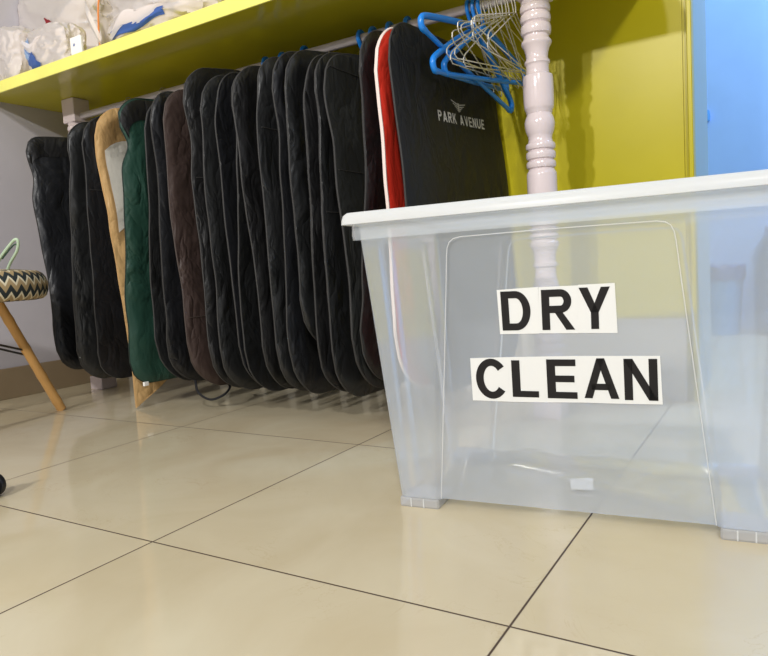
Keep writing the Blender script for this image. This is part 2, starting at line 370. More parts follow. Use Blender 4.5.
bag('olive', 'dark olive garment bag whose rounded bottom shows below the leftmost black bag', M['olive'], M['piping_green'], zx=[(.1,-1.24),(.9,-1.18)], T=.011, y0=.80, y1=1.26, zt=.985, zb=.075)
bag('2', 'black garment bag second from the left wall, with a puckered shoulder', zx=[(.1,-1.205),(.26,-1.195),(.86,-1.136)], T=.045, zt=.97, zb=.085, rb=.11, rough=1.6, pinch=.012)
bag('3', 'black garment bag directly left of the tan bag', zx=[(.1,-1.10),(.26,-1.083),(.86,-1.055)], T=.018, zt=.975, zb=.09, rb=.10, rough=1.4)
bag('tan', 'long golden tan garment bag with clear window, its pointed lower corner reaching the floor', M['tan'], M['piping_tan'], zx=[(.04,-.968),(.3,-.976),(.62,-1.008),(.86,-1.037)], T=.02, zt=1.0, zb=.16, rb=.0, tipdrop=-.155, y0=.735, y1=1.27, rough=1.2, skew=.11)
bag('green', 'dark green garment bag directly right of the tan bag', M['green'], M['piping_green'], zx=[(.1,-.935),(.29,-.922),(.73,-.878),(.92,-.884)], T=.035, zb=.085, zt=1.0, pinch=.03, rough=1.3, skew=.08, rb=.075)
bag('6', 'narrow black garment bag directly right of the green bag', zx=[(.33,-.795),(.82,-.757)], T=.014, zt=.975)
bag('7', 'black garment bag directly left of the dark brown bag', zx=[(.1,-.765),(.33,-.741),(.71,-.727),(.89,-.733)], T=.03, zt=.995)
bag('brown', 'dark brown garment bag among the black ones', M['brown'], M['piping_brown'], zx=[(.26,-.662),(.71,-.68),(.89,-.678)], T=.03, zt=.99, zb=.075, rough=.8)
ordn = ['first', 'second', 'third', 'fourth', 'fifth', 'sixth', 'seventh', 'eighth', 'ninth', 'tenth']
mids = [('9', [(.1,-.566),(.32,-.572),(.725,-.583),(.95,-.586)], .036, 1.028), ('10', [(.1,-.525),(.32,-.528),(.69,-.523),(.89,-.524)], .03, .995),
        ('11', [(.29,-.451),(.69,-.466),(.89,-.474)], .016, .993), ('12', [(.29,-.432),(.68,-.415),(.9,-.415)], .010, .99), ('13', [(.29,-.369),(.68,-.378),(.89,-.397)], .03, .995),
        ('14', [(.29,-.316),(.75,-.324),(.93,-.323)], .034, 1.003), ('15', [(.24,-.272),(.74,-.263),(.92,-.266)], .028, 1.006), ('16', [(.34,-.222),(.73,-.221),(.91,-.223)], .03, 1.0),
        ('17', [(.26,-.177),(.72,-.167),(.9,-.171)], .026, .993), ('18', [(.26,-.132),(.72,-.129),(.89,-.133)], .022, .99)]
for i, (k, zx, T, zt) in enumerate(mids):
    zt += .022 if i < 8 else .006
    extra = 'short black garment bag, ' if k == '16' else 'black garment bag, '
    bag(k, extra + ordn[i] + ' one to the right of the dark brown bag', zx=zx, T=T, zt=zt, drop=.048, zb=.078+random.uniform(-.012,.010) if k != '16' else .2, rb=.14, rough=1.1, kink=[(.8,.012,.08),(.66,-.012,.12),(.9,.012,.05)][i % 3])
bag('19', 'flat black garment bag with shoulder seam line, second to the left of the red bag', M['slate'], zx=[(.36,-.068),(.71,-.088),(.85,-.103)], T=.013, zt=.968, zb=.09, rough=.4)
bag('20', 'black garment bag directly left of the red bag', zx=[(.21,-.046),(.35,-.032),(.7,.004),(.92,.006)], T=.025, zt=1.005, zb=.11, rc=.11)
bag('red', 'bright red garment bag with thick white piping', M['red'], M['piping_white'], zx=[(.2,.058),(.69,.056),(.91,.050)], T=.032, zt=1.0, zb=.10, rc=.11, pr=.0044, rough=.8)
bag('PA', 'black garment bag at the right end of the rail printed PARK AVENUE', M['pa'], zx=[(.2,.130),(.58,.116),(.91,.092)], T=.026, y0=.685, y1=1.272, zt=.99, zb=.09, rough=.35, drop=.006, rc=.10, skew=.045)

# shoulder seam, window and lining details
def surf_patch(key, name, m, pts_u, pts_v, off, side=1):
    t, sf = bags[key]; b = MB(); n = len(pts_v)
    for u0 in pts_u:
        b.v += [tuple(sf(u0, v, side) + Vector((off*side, 0, 0))) for v in pts_v]
    for i in range(len(pts_u)-1):
        for j in range(n-1):
            b.f.append((i*n+j, (i+1)*n+j, (i+1)*n+j+1, i*n+j+1))
    return b.build(name, m, t)
fr = lambda a, c, n: [lerp(a, c, i/(n-1)) for i in range(n)]
def seam(key, z0, u0=-.96, u1=.96, m=P, side=1):
    t, sf = bags[key]; b = MB(); oz = t.location.z
    def at(u):
        lo, hi = 0.0, 1.0
        for _ in range(18):
            v = (lo+hi)/2
            if sf(u, v, side).z + oz < z0: lo = v
            else: hi = v
        return sf(u, lo, side)
    b.tube([at(u)+Vector((.0008*side,0,0)) for u in fr(u0, u1, 40)], .0014, 5); b.build('seam', m, t)
seam('19', .915, -.93, .93); seam('19', .66)
seam('brown', .30, m=M['piping_brown'])
for k, v in (('9', .70), ('14', .8), ('18', .56), ('3', .72)): seam(k, v)
w = surf_patch('tan', 'window', M['film'], fr(-.97, .6, 30), fr(.58, .985, 22), .006); w['label'] = 'crinkled clear plastic window'
w = surf_patch('tan', 'lining_panel', M['white_cloth'], fr(-.88, .45, 16), fr(.60, .885, 16), .003); w['label'] = 'white lining sheet behind the window'
o = surf_patch('green', 'shoulder_shade', M['black1'], fr(-.985, .985, 40), fr(.925, .995, 8), .002); o['label'] = 'shelf shadow painted black across the shoulder'  # dark patch paints the shelf's shadow onto the top of the green bag
o = surf_patch('1', 'shoulder_shade', M['black1'], fr(-.985, .985, 40), fr(.915, .995, 8), .002)  # shade on this bag's shoulder, likewise painted as a black patch
for k, uu in (('1', -.55), ('3', -.1), ('green', -.78)):
    t, sf = bags[k]; p0 = sf(uu, 0, -1 if k != 'green' else 1)
    b = MB(); b.box(p0.x-.004, p0.x+.004, p0.y-.012, p0.y+.006, p0.z-.012, p0.z+.001, .001); o = b.build('care_tag', M['paper'], t, False); o['label'] = 'small white tag at the bottom hem'
# black carrying loop at the bottom of the bag left of the brown one
t, sf = bags['7']
p0 = sf(-.45, 0, 1)
b = MB(); b.tube(smooth_path([p0+Vector(q) for q in ((0,-.03,.004),(.03,-.05,-.03),(.075,-.045,-.052),(.11,-.02,-.04),(.10,.02,-.02),(.05,.04,.0))], 5), .004, 6); b.build('carry_loop', M['black_rubber'], t)

# ------------------------------------------------------------------ glyphs (bold grotesque capitals), unit cap height
def rect(x0, y0, x1, y1): return [(x0,y0),(x1,y0),(x1,y1),(x0,y1)]
def band(cx, cy, rx, ry, ix, iy, a0, a1, n=22):
    out = []
    for i in range(n):
        a, c = math.radians(lerp(a0,a1,i/n)), math.radians(lerp(a0,a1,(i+1)/n))
        out.append([(cx+ix*math.cos(a), cy+iy*math.sin(a)), (cx+rx*math.cos(a), cy+ry*math.sin(a)), (cx+rx*math.cos(c), cy+ry*math.sin(c)), (cx+ix*math.cos(c), cy+iy*math.sin(c))])
    return out
def glyph(ch):
    k = .222; h = .18
    if ch == 'D': return [rect(0,0,k,1), rect(k,1-h,.42,1), rect(k,0,.42,h)] + band(.42,.5,.42,.5,.2,.32,-90,90), .84
    if ch in 'RP':
        g = [rect(0,0,k,1), rect(k,1-h,.52,1), rect(k,.42,.52,.42+h)] + band(.52,.71,.3,.29,.09,.11,-90,90)
        if ch == 'R': g.append([(.36,.43),(.56,.45),(.9,0),(.66,0)])
        return g, (.88 if ch == 'R' else .82)
    if ch == 'Y': return [[(0,1),(.25,1),(.545,.40),(.325,.40)], [(.62,1),(.87,1),(.545,.40),(.325,.40)], rect(.325,0,.545,.42)], .87
    if ch == 'C': return band(.46,.5,.46,.52,.235,.335,38,322,34), .84
    if ch == 'L': return [rect(0,0,k,1), rect(k,0,.7,.17)], .7
    if ch == 'E': return [rect(0,0,k,1), rect(k,0,.76,.17), rect(k,.83,.74,1), rect(k,.42,.70,.59)], .76
    if ch == 'A': return [[(0,0),(.215,0),(.56,1),(.355,1)], [(.70,0),(.915,0),(.56,1),(.355,1)], rect(.2,.21,.72,.37)], .915
    if ch == 'N': return [rect(0,0,.21,1), rect(.61,0,.82,1), [(0,1),(.22,1),(.82,0),(.60,0)]], .82
    if ch == 'K': return [rect(0,0,k,1), [(.18,.24),(.18,.52),(.6,1),(.86,1)], [(.3,.52),(.45,.66),(.9,0),(.66,0)]], .9
    if ch == 'V': return [[(0,1),(.22,1),(.55,0),(.34,0)], [(.67,1),(.89,1),(.55,0),(.34,0)]], .89
    if ch == 'U': return [rect(0,.38,k,1), rect(.62,.38,.82,1)] + band(.41,.38,.41,.39,.21,.21,180,360), .82
    return [], .4

# logo on the PARK AVENUE bag, draped on its right face
t, sf = bags['PA']
def drape(y, z):          # world y,z -> local point on the bag's right face
    lo = t.location; u, v = 0.0, .5
    for _ in range(14):
        p = sf(u, v, 1); u += (y-lo.y-p.y)/.295; v += (z-lo.z-p.z)/.92
    return sf(u, v, 1) + Vector((.0016, 0, 0))
def subdiv(poly, n=2):
    if len(poly) != 4: return [poly]
    out = []
    for i in range(n):
        for j in range(n):
            def q(a, c):
                x0 = (lerp(poly[0][0],poly[1][0],a), lerp(poly[0][1],poly[1][1],a)); x1 = (lerp(poly[3][0],poly[2][0],a), lerp(poly[3][1],poly[2][1],a))
                return (lerp(x0[0],x1[0],c), lerp(x0[1],x1[1],c))
            out.append([q(i/n,j/n), q((i+1)/n,j/n), q((i+1)/n,(j+1)/n), q(i/n,(j+1)/n)])
    return out
b = MB(); H = .027; adv = 0; polys = []
for ci, ch in enumerate('PARK AVENUE'):
    g, wd = glyph(ch)
    for q in g: polys.append((ci, [(adv + x*.85, y) for x, y in q]))
    adv += wd*.85 + .2
wtot = adv - .2
LW = .265; LC, LZ = 1.005, .776
for w_, k0, k1 in (('PARK', 0, 4), ('AVENUE', 5, 11)):
    b = MB()
    for ci, q in polys:
        if k0 <= ci < k1:
            for r in subdiv(q):
                b.add([drape(LC - LW/2 + x/wtot*LW, LZ + y*H + (x/wtot-.5)*.012) for x, y in r], [(0,1,2,3)])
    b.build('lettering', M['print'], t, False)['label'] = 'pale grey printed word ' + w_
b = MB()
wing = []
for s in (-1, 1):
    for i, (y0_, y1_, x1_) in enumerate(((.62,1.0,1.0),(.34,.62,.8),(.08,.34,.58),(-.2,.08,.36))):
        wing.append([(s*.13, y0_-.04*i), (s*x1_, y1_-.03-.02*i), (s*(x1_-.04), y1_-.17), (s*.13, y0_-.17-.04*i)])
wing += [[(-.1,-.3),(.1,-.3),(.11,.75),(-.11,.75)], [(-.11,-.3),(0,-.62),(.11,-.3)]]
for q in wing:
    for r in subdiv(q): b.add([drape(.995 + x*.043, .819 + y*.018) for x, y in r], [tuple(range(len(r)))])
b.build('winged_emblem', M['print'], t, False)['label'] = 'pale grey winged emblem above the words'

# ------------------------------------------------------------------ hangers
RZ, RR = 1.066, .0125
def hook_pts(r, drop, n=16):
    """hook over the rail in the y-z plane, ends at (0,-drop) below the rail centre"""
    pts = [(0, r*math.cos(a), r*math.sin(a)) for a in [math.radians(-25+205*i/n) for i in range(n+1)]]
    pts = [(0, -y, z) for _, y, z in pts]
    pts = list(reversed(pts))                     # starts at front side, ends at back tip
    return pts
def place(o, x, tilt=0, yaw=0):
    o.location = (x, CY, RZ); o.rotation_euler = (tilt, 0, yaw)
def bag_hook(x, label, m, stem=.045):
    b = MB(); r = RR+.006
    arc = [(0, r*math.cos(math.radians(a)), r*math.sin(math.radians(a))) for a in range(-30, 200, 15)]
    arc += [(0, -r*.85, -r*.55), (0, -.004, -r*1.35), (0, 0, -.030), (0, 0, -stem)]
    b.tube(smooth_path(arc, 3), (.0062 if m is M['blue_plastic'] else .0016), 8)
    o = b.build('hanger_hook', m); o.location = (x, CY, RZ)
    tag(o, label, 'hanger', 'hanger hooks above the garment bags')
for k, lab in (('10', 'above the second black bag past the brown one'), ('11', 'above the third black bag past the brown one'), ('13', 'above the fifth black bag past the brown one'), ('17', 'above the ninth black bag past the brown one'), ('18', 'above the tenth black bag past the brown one'), ('19', 'above the bag with the shoulder seam'), ('20', 'above the black bag beside the red bag')):
    bx = bags[k][0].location.x
    bag_hook(bx, 'blue hanger hook over the rail ' + lab, M['blue_plastic'])
bag_hook(bags['tan'][0].location.x, 'thin wire hanger hook over the rail above the tan bag', M['wire'])

bag_hook(-1.177, 'thin wire hanger hook over the rail above the dark olive bag', M['wire'], .085)

def plastic_hanger(label, x, tilt, yaw, hw=.25):
    t = thing('plastic_hanger', label, 'hanger', group='empty blue plastic hangers at the right end of the rail')
    r = RR+.006
    b = MB(); arc = [(0, r*math.cos(math.radians(a)), r*math.sin(math.radians(a))-.006+.006) for a in range(-40, 200, 12)] + [(0,-r*.8,-r*.7), (0,-.003,-r*1.5), (0,0,-.056)]
    b.tube(arc, .0048, 8); b.build('hook', M['blue_plastic'], t)
    a0 = -.055; za = -.182
    def ell(bm, pts, rx, rz):
        # flat-oval section bar
        bm.tube(pts, rx, 8)
    path = [(0,0,a0)] + [(0,-hw*f, a0-.002-(abs(za-a0)-.03)*f**1.15) for f in (.15,.4,.7,.93)] + [(0,-hw,za+.024),(0,-hw*1.012,za+.012),(0,-hw*.985,za+.001),(0,-hw*.93,za)]
    front = smooth_path(path, 5)
    b = MB(); b.tube(front, .0075, 10); b.tube([(x_, -y_, z_) for x_, y_, z_ in front], .0075, 10); b.build('shoulder_arm', M['blue_plastic'], t)
    b = MB(); b.tube([(0, -hw*.94, za), (0, 0, za-.002), (0, hw*.94, za)], .006, 10); b.build('trouser_bar', M['blue_plastic'], t)
    place(t, x, tilt, yaw); return t
plastic_hanger('blue plastic hanger hanging level in front of the PARK AVENUE bag', .166, math.radians(6), math.radians(2), .264)
plastic_hanger('blue plastic hanger tipped down to its right end, crossing over the level one', .183, math.radians(-13), math.radians(-3), .25)
plastic_hanger('blue plastic hanger mostly hidden behind the bunch of wire hangers', .200, math.radians(6), math.radians(-9), .2)
def wire_hanger(label, x, tilt, yaw, hw=.205, dz=0):
    r = RR+.0025
    b = MB()
    pts = [(0, r*math.cos(math.radians(a)), r*math.sin(math.radians(a))) for a in range(-30, 196, 12)] + [(0,-r*.8,-r*.8),(0,-.002,-.028),(0,0,-.042)]
    pts = [Vector(p) for p in pts]
    tri = [(0,0,-.042),(0,.02,-.05),(0,hw*.5,-.083),(0,hw*.93,-.118),(0,hw*.99,-.126),(0,hw*1.0,-.134),(0,hw*.96,-.14),(0,hw*.5,-.1405),(0,-hw*.5,-.1405),(0,-hw*.96,-.14),(0,-hw*1.0,-.134),(0,-hw*.99,-.126),(0,-hw*.93,-.118),(0,-hw*.5,-.083),(0,-.02,-.05),(0,-.001,-.044)]
    tri = [(x_, y_, -.042+(z_+.042)*1.25) for x_, y_, z_ in tri]
    b.tube(pts + [Vector(p) for p in tri[1:]], .0016, 6)
    o = b.build('wire_hanger', M['wire']); place(o, x, tilt, yaw)
    return tag(o, label, 'hanger', 'thin wire hangers bunched beside the white column')
wires = [(.178,-4,10),(.190,7,4),(.201,-9,8),(.211,3,-4),(.221,-6,12),(.230,9,-2),(.240,-2,7),(.249,5,-8),(.258,-9,3),(.266,1,9),(.275,-5,-6),(.284,4,2),(.293,-8,-3)]
names = ['furthest left', 'second', 'third', 'fourth', 'fifth', 'sixth', 'seventh', 'eighth', 'ninth', 'tenth', 'eleventh', 'twelfth', 'nearest the white column']
for i, (x, ti, ya) in enumerate(wires):
    lab = 'silver wire hanger, %s in the bunch' % names[i] if i in (0, 12) else 'silver wire hanger, %s from the left in the bunch beside the white column' % names[i]
    wire_hanger(lab, x, math.radians(ti), math.radians(ya), .225+.015*math.sin(i*2.1))

# ------------------------------------------------------------------ plastic storage box
BL, BD, BH, BO = .566, .315, .476, .034
bx = thing('storage_box', 'large milky clear plastic storage box with white lid, lettered DRY CLEAN', 'storage box', (.2944, .287, 0))
bx.rotation_euler = (0, 0, math.atan2(.10255, .99473))
def box_section(z, inset=0.0, recess=True):
    k = z/BH; o = BO*k - inset
    x0, x1, y0, y1 = -o, BL+o, -o, BD+o
    rc = .014
    if recess and .015 < z < .462:
        d = .008*min(1, (.462-z)/.012)
    else: d = 0.0
    pts = []
    def side(ax, ay, bx_, by_, nx, ny):
        # from corner a to corner b (along the wall), n outward
        L_ = math.hypot(bx_-ax, by_-ay); tx, ty = (bx_-ax)/L_, (by_-ay)/L_
        wl = lerp(.070, .142, k) * (1 if L_ > .45 else .75)
        rows = [(rc, 0)] + [(lerp(rc, wl-.008, q), 0) for q in (.33,.66,1)] + [(wl-.004, -d*.3), (wl, -d*.8), (wl+.004, -d)] + [(lerp(wl+.004, L_-wl-.004, q), -d) for q in (.12,.25,.38,.5,.62,.75,.88)]
        rows += [(L_-wl-.004, -d), (L_-wl, -d*.8), (L_-wl+.004, -d*.3)] + [(lerp(L_-wl+.008, L_-rc, q), 0) for q in (0,.33,.66,1)]
        for s_, n_ in rows: pts.append((ax+tx*s_+nx*n_, ay+ty*s_+ny*n_, z))
        # rounded corner at b
        for q in (22.5, 45, 67.5):
            a = math.radians(q); cx, cy = bx_-tx*rc-nx*rc, by_-ty*rc-ny*rc
            pts.append((cx+nx*rc*math.cos(a)+tx*rc*math.sin(a), cy+ny*rc*math.cos(a)+ty*rc*math.sin(a), z))
    side(x0,y0,x1,y0,0,-1); side(x1,y0,x1,y1,1,0); side(x1,y1,x0,y1,0,1); side(x0,y1,x0,y0,-1,0)
    return pts
zs = [.018,.022,.03,.06,.1,.15,.2,.25,.3,.35,.4,.43,.446,.452,.458,.462,.466,.476,.486]
b = MB()
rings = [box_section(.016, .006)] + [box_section(z) for z in zs]
b.loft(rings, True, True, False)
b.build('box_body', M['box'], bx)
# rolled rim flange
def ring_rect(o, z, rc=.014, n=5):
    x0, x1, y0, y1 = -o, BL+o, -o, BD+o; out = []
    for cx, cy, a0 in ((x1-rc,y0+rc,-90),(x1-rc,y1-rc,0),(x0+rc,y1-rc,90),(x0+rc,y0+rc,180)):
        for i in range(n+1):
            a = math.radians(a0+90*i/n); out.append((cx+rc*math.cos(a), cy+rc*math.sin(a), z))
    return out
b = MB(); b.loft([ring_rect(BO, .486), ring_rect(BO+.009, .486), ring_rect(BO+.0095, .468), ring_rect(BO+.0085, .460)], True); b.build('rim', M['box'], bx)
b = MB(); b.loft([ring_rect(BO+.014, .4855), ring_rect(BO+.0215, .4855), ring_rect(BO+.0210, .492), ring_rect(BO+.0190, .500), ring_rect(BO+.0145, .5045), ring_rect(BO-.004, .5055), ring_rect(BO-.02, .5015), ring_rect(BO-.026, .494), ring_rect(BO-.04, .493), ring_rect(BO-.10, .4935)], True, False, True)
lid = b.build('lid', M['lid'], bx); lid['label'] = 'frosted white lid'
for fx, fy in ((-.001, -.001), (BL-.0705, -.001), (-.001, BD-.0705), (BL-.0705, BD-.0705)):
    b = MB(); w_ = .0715
    b.box(fx, fx+w_, fy, fy+w_, 0, .0165, .003)
    f = b.build('foot', M['foot'], bx, False)
    for q in (.30, .62):
        rb_ = MB(); rb_.box(fx+w_*q-.001, fx+w_*q+.001, fy-.0008 if fy < .1 else fy+w_-.001, fy+.001 if fy < .1 else fy+w_+.0008, .001, .016)
        rb_.build('rib', M['lid'], f, False)
# raised outline round the front and rear recess
def outline(yf, d):
    def q(u, z, s):
        k = z/BH; o = BO*k; return (u, (-o+d) if s < 0 else (BD+o-d), z)
    pts = [(.0755,.02),(.112,.36),(.1185,.425),(.1205,.437),(.1245,.4455),(.1315,.4505),(.142,.4525),(.20,.453),(BL/2,.4535)]
    full = pts + [(BL-u, z) for u, z in reversed(pts[:-1])]
    b = MB(); b.tube([q(u, z, yf) for u, z in full], .0008 if yf < 0 else .0014, 5); b.build('recess_edge', M['foot' if yf < 0 else 'lid'], bx)
outline(-1, .002); outline(1, .002)
for xs in (-1, 1):
    b = MB(); rows = []
    for i in range(13):
        z = lerp(.03, .44, i/12); k = z/BH; o = BO*k; L_ = BD+2*o; wl = lerp(.070,.142,k)*.75
        yy = BD+o-wl; X = (-o+.002) if xs < 0 else (BL+o-.002); rows.append([(X-.001, yy-.005, z), (X+.001, yy-.005, z), (X+.001, yy+.005, z), (X-.001, yy+.005, z)])
    b.loft(rows, True, True, True); b.build('corner_rib', M['foot'], bx, False)
# letters: each a white paper card with one black capital
ang = bx.rotation_euler.z
tilt = math.atan2(BO, BH)
def card(ch, word, pos, quad, lbox):
    cx = sum(p[0] for p in quad)/4; cz = sum(p[1] for p in quad)/4
    t = thing('letter_card', 'white paper card with bold black letter %s on the clear box, %s of %s' % (ch, pos, word), 'letter card', group='letter cards stuck on the storage box')
    off = -.0022
    def L3(u, z, e): # box-local point in the recessed front plane
        k = z/BH; return Vector((u, -BO*k + .008 - .0012 - e, z))
    mw = bx_mat
    o = mw @ L3(cx, cz, 0); t.location = o; t.rotation_euler = (0, 0, ang)
    base = L3(cx, cz, 0)
    th = {'D':0,'R':.0002,'Y':0,'C':0,'L':.0002,'E':0,'A':.0002,'N':0}[ch]
    b = MB(); f = [L3(u, z, th)-base for u, z in quad]; r = [p + Vector((0,.0004,0)) for p in f]
    b.add(f + r, [(3,2,1,0),(4,5,6,7),(0,1,5,4),(1,2,6,5),(2,3,7,6),(3,0,4,7)])
    b.build('paper_card', M['card'], t, False)
    g, wd = glyph(ch); (u0, z1), (u1, z0) = lbox
    sk = (quad[3][0]-quad[0][0])/(quad[0][1]-quad[3][1])*.25
    b = MB()
    for q in g:
        b.add([L3(lerp(u0,u1,x/wd)+sk*(z1-lerp(z0,z1,y)), lerp(z0,z1,y), th+.0005)-base for x, y in q], [tuple(range(len(q)))])
    b.build('printed_letter', M['ink'], t, False)
bpy.context.view_layer.update()
bx_mat = Matrix.Translation((.2944,.287,0)) @ Matrix.Rotation(ang, 4, 'Z')
card('D','DRY','first',[(.1936,.3675),(.257,.3695),(.2545,.2988),(.1944,.2988)],[(.1989,.3648),(.2437,.3043)])
card('R','DRY','second',[(.2575,.3691),(.3152,.3693),(.3115,.2987),(.2540,.2992)],[(.2610,.3648),(.3080,.3041)])
card('Y','DRY','third',[(.3150,.3699),(.366,.3704),(.3672,.2981),(.3111,.2989)],[(.3158,.3657),(.3592,.3045)])
card('C','CLEAN','first',[(.1429,.2606),(.2065,.2625),(.2035,.191),(.1424,.1915)],[(.1505,.2588),(.1977,.1964)])
card('L','CLEAN','second',[(.2063,.2625),(.2609,.2635),(.2591,.1918),(.2033,.191)],[(.2089,.2576),(.2499,.1992)])
card('E','CLEAN','third',[(.2607,.2635),(.3157,.2644),(.3153,.1931),(.2589,.1918)],[(.2628,.2591),(.3072,.1986)])
card('A','CLEAN','fourth',[(.3155,.2644),(.3672,.2644),(.3673,.193),(.3151,.1931)],[(.3170,.2609),(.3664,.2003)])
card('N','CLEAN','last',[(.3670,.2644),(.4228,.2644),(.4246,.1936),(.3671,.193)],[(.3737,.2602),(.4190,.1989)])
# white sticker and crumpled film inside the box
b = MB(); q = [(.538,.468),(.574,.487),(.588,.429),(.554,.417)]
cxs = sum(p[0] for p in q)/4; cys = sum(p[1] for p in q)/4
def scl(p, z, k=1): return (cxs+(p[0]-cxs)*k, cys+(p[1]-cys)*k, z)
b.add([scl(p, .0185) for p in q] + [scl(p, .0195) for p in q], [(0,1,2,3),(7,6,5,4),(0,4,5,1),(1,5,6,2),(2,6,7,3),(3,7,4,0)])
tag(b.build('paper_slip', M['paper'], None, False), 'small blank white paper slip lying on the bottom inside the clear box', 'paper')
b = MB(); n = 46
def filmp(i, j):
    u = lerp(.05, .50, i/n); v = lerp(.03, .285, j/n)
    z = .018 + .014*abs(noise.noise((u*9, v*11, 3.1))) + .012*abs(noise.noise((u*24+2, v*21, 1.4))) + .006*abs(noise.noise((u*50, v*60, 8)))
    z += .012*math.exp(-((u-.2)/.06)**2-((v-.15)/.05)**2)
    e = min(i, j, n-i, n-j)/n
    u += .012*noise.noise((u*8, v*8, 7.7)); v += .012*noise.noise((u*8, v*8, 5.5))
    return bx_mat @ Vector((u, v, z*min(1, .55+e*6)+.006))
for i in range(n+1):
    for j in range(n+1): b.v.append(tuple(filmp(i, j)))
for i in range(n):
    for j in range(n): b.f.append((i*(n+1)+j, (i+1)*(n+1)+j, (i+1)*(n+1)+j+1, i*(n+1)+j+1))
tag(b.build('plastic_film', M['wrap'], None, True), 'crumpled clear plastic film lying in the bottom of the storage box', 'plastic film')

# ------------------------------------------------------------------ stool at the left
st = thing('stool', 'round stool with chevron patterned cushion seat on splayed bamboo legs at the left edge', 'stool', (-1.186, .381, 0))
SR = .2
prof0 = [(.0,.386),(.12,.384),(.215,.382),(.240,.385),(.255,.394),(.2625,.410),(.2635,.430),(.258,.448),(.246,.461),(.228,.469),(.15,.476),(.0,.478)]
prof = [(r*SR/.2635, z) for r, z in prof0]
me = bpy.data.meshes.new('cushion_seat'); nn = 96; vs = []; fs = []
for r, z in prof:
    for j in range(nn): vs.append((max(r,.002)*math.cos(2*PI*j/nn), max(r,.002)*math.sin(2*PI*j/nn), z + .0022*math.sin(j*2*PI*23/nn*2)*(.3 if r < .2 else 1)))
for i in range(len(prof)-1):
    for j in range(nn): fs.append((i*nn+j, i*nn+(j+1) % nn, (i+1)*nn+(j+1) % nn, (i+1)*nn+j))
fs.append(tuple(reversed(range(nn)))); fs.append(tuple((len(prof)-1)*nn+j for j in range(nn)))
me.from_pydata(vs, [], fs); me.update()
uvl = me.uv_layers.new(name='UVMap')
acc = [0]
for (r0,z0),(r1,z1) in zip(prof, prof[1:]): acc.append(acc[-1]+math.hypot(r1-r0, z1-z0))
for p in me.polygons:
    p.use_smooth = True
    for li in p.loop_indices:
        vi = me.loops[li].vertex_index; i, j = divmod(vi, nn)
        js = [me.loops[l].vertex_index % nn for l in p.loop_indices]
        jj = j + nn if (max(js)-min(js) > nn/2 and j < nn/2) else j
        uvl.data[li].uv = (jj/nn, (acc[i]-.215)/.1)
me.materials.append(M['chevron']); so = bpy.data.objects.new('cushion_seat', me); C.objects.link(so); so.parent = st
def bamboo(dx, dy):
    b = MB(); pts = []; rs = []
    for i in range(25):
        q = i/24; pts.append((dx*lerp(.28, 1, q), dy*lerp(.28, 1, q), lerp(.384, 0.004, q)))
        r = .0145 + .0005*q
        if i % 6 == 4: r += .0013
        rs.append(r)
    b.tube(pts, rs, 14); return b.build('leg', M['wood'], st)
fx, fy = -.054, .269
for a in (0, 95, 188):
    ca, sa = math.cos(math.radians(a)), math.sin(math.radians(a)); bamboo(fx*ca-fy*sa, fx*sa+fy*ca)
def leg_at(a, z):
    ca, sa = math.cos(math.radians(a)), math.sin(math.radians(a)); k = .28+.72*(.384-z)/.38
    return Vector(((fx*ca-fy*sa)*k, (fx*sa+fy*ca)*k, z))
for a, c, dz in ((0, 95, 0), (0, 188, .018), (95, 188, .009)):
    b = MB(); p0 = leg_at(a, (.20 if a == 0 else .30)+dz); p1 = leg_at(c, .30+dz)
    b.tube([p0, (p0+p1)/2+Vector((0,0,-.006)), p1], .0035, 6)
    b.build('brace', M['black_metal'], st)
# loop strap standing on the seat
lp = thing('cord_loop', 'pale green cord loop standing up on the chevron stool seat', 'cord', (-1.105,.42,.476))
b = MB(); b.tube(smooth_path([(0,-.01,0),(.03,-.012,.03),(.085,-.01,.066),(.112,-.008,.080),(.118,-.004,.073),(.10,0,.048),(.05,.008,.02),(.02,.012,-.002)], 6), .0042, 8); b.build('cord', M['strap'], lp)
b = MB(); b.tube(smooth_path([(.036,-.008,.030),(.082,-.006,.058),(.102,-.004,.067),(.106,-.001,.062),(.09,.002,.043),(.05,.008,.026)], 6), .0022, 6); b.build('cord_lining', M['strap_dark'], lp)

# caster wheel at the left edge
cw = thing('caster_wheel', 'small black caster wheel at the left edge of the picture on the tiles', 'caster', (-.508, .020, 0))
cw.rotation_euler = (0, 0, math.radians(20))
def wheel(y0, y1, r=.0235):
    b = MB(); n = 28
    rings = [[(rr*math.cos(2*PI*j/n), yy, r+rr*math.sin(2*PI*j/n)) for j in range(n)] for rr, yy in ((r*.8,y0),(r*.97,y0+.001),(r,y0+.003),(r,y1-.003),(r*.97,y1-.001),(r*.8,y1))]
    b.loft(rings, True, True, True); b.build('wheel', M['black_rubber'], cw)
wheel(-.019, -.005); wheel(.005, .019)
b = MB(); b.lathe([(.0045,.0),(.0045,.02)], 0, 0, 12, .047); b.tube(smooth_path([(.0,0,.0235),(-.018,0,.045),(-.012,0,.052),(0,0,.054)], 4), .0045, 8); b.build('fork', M['black_metal'], cw)

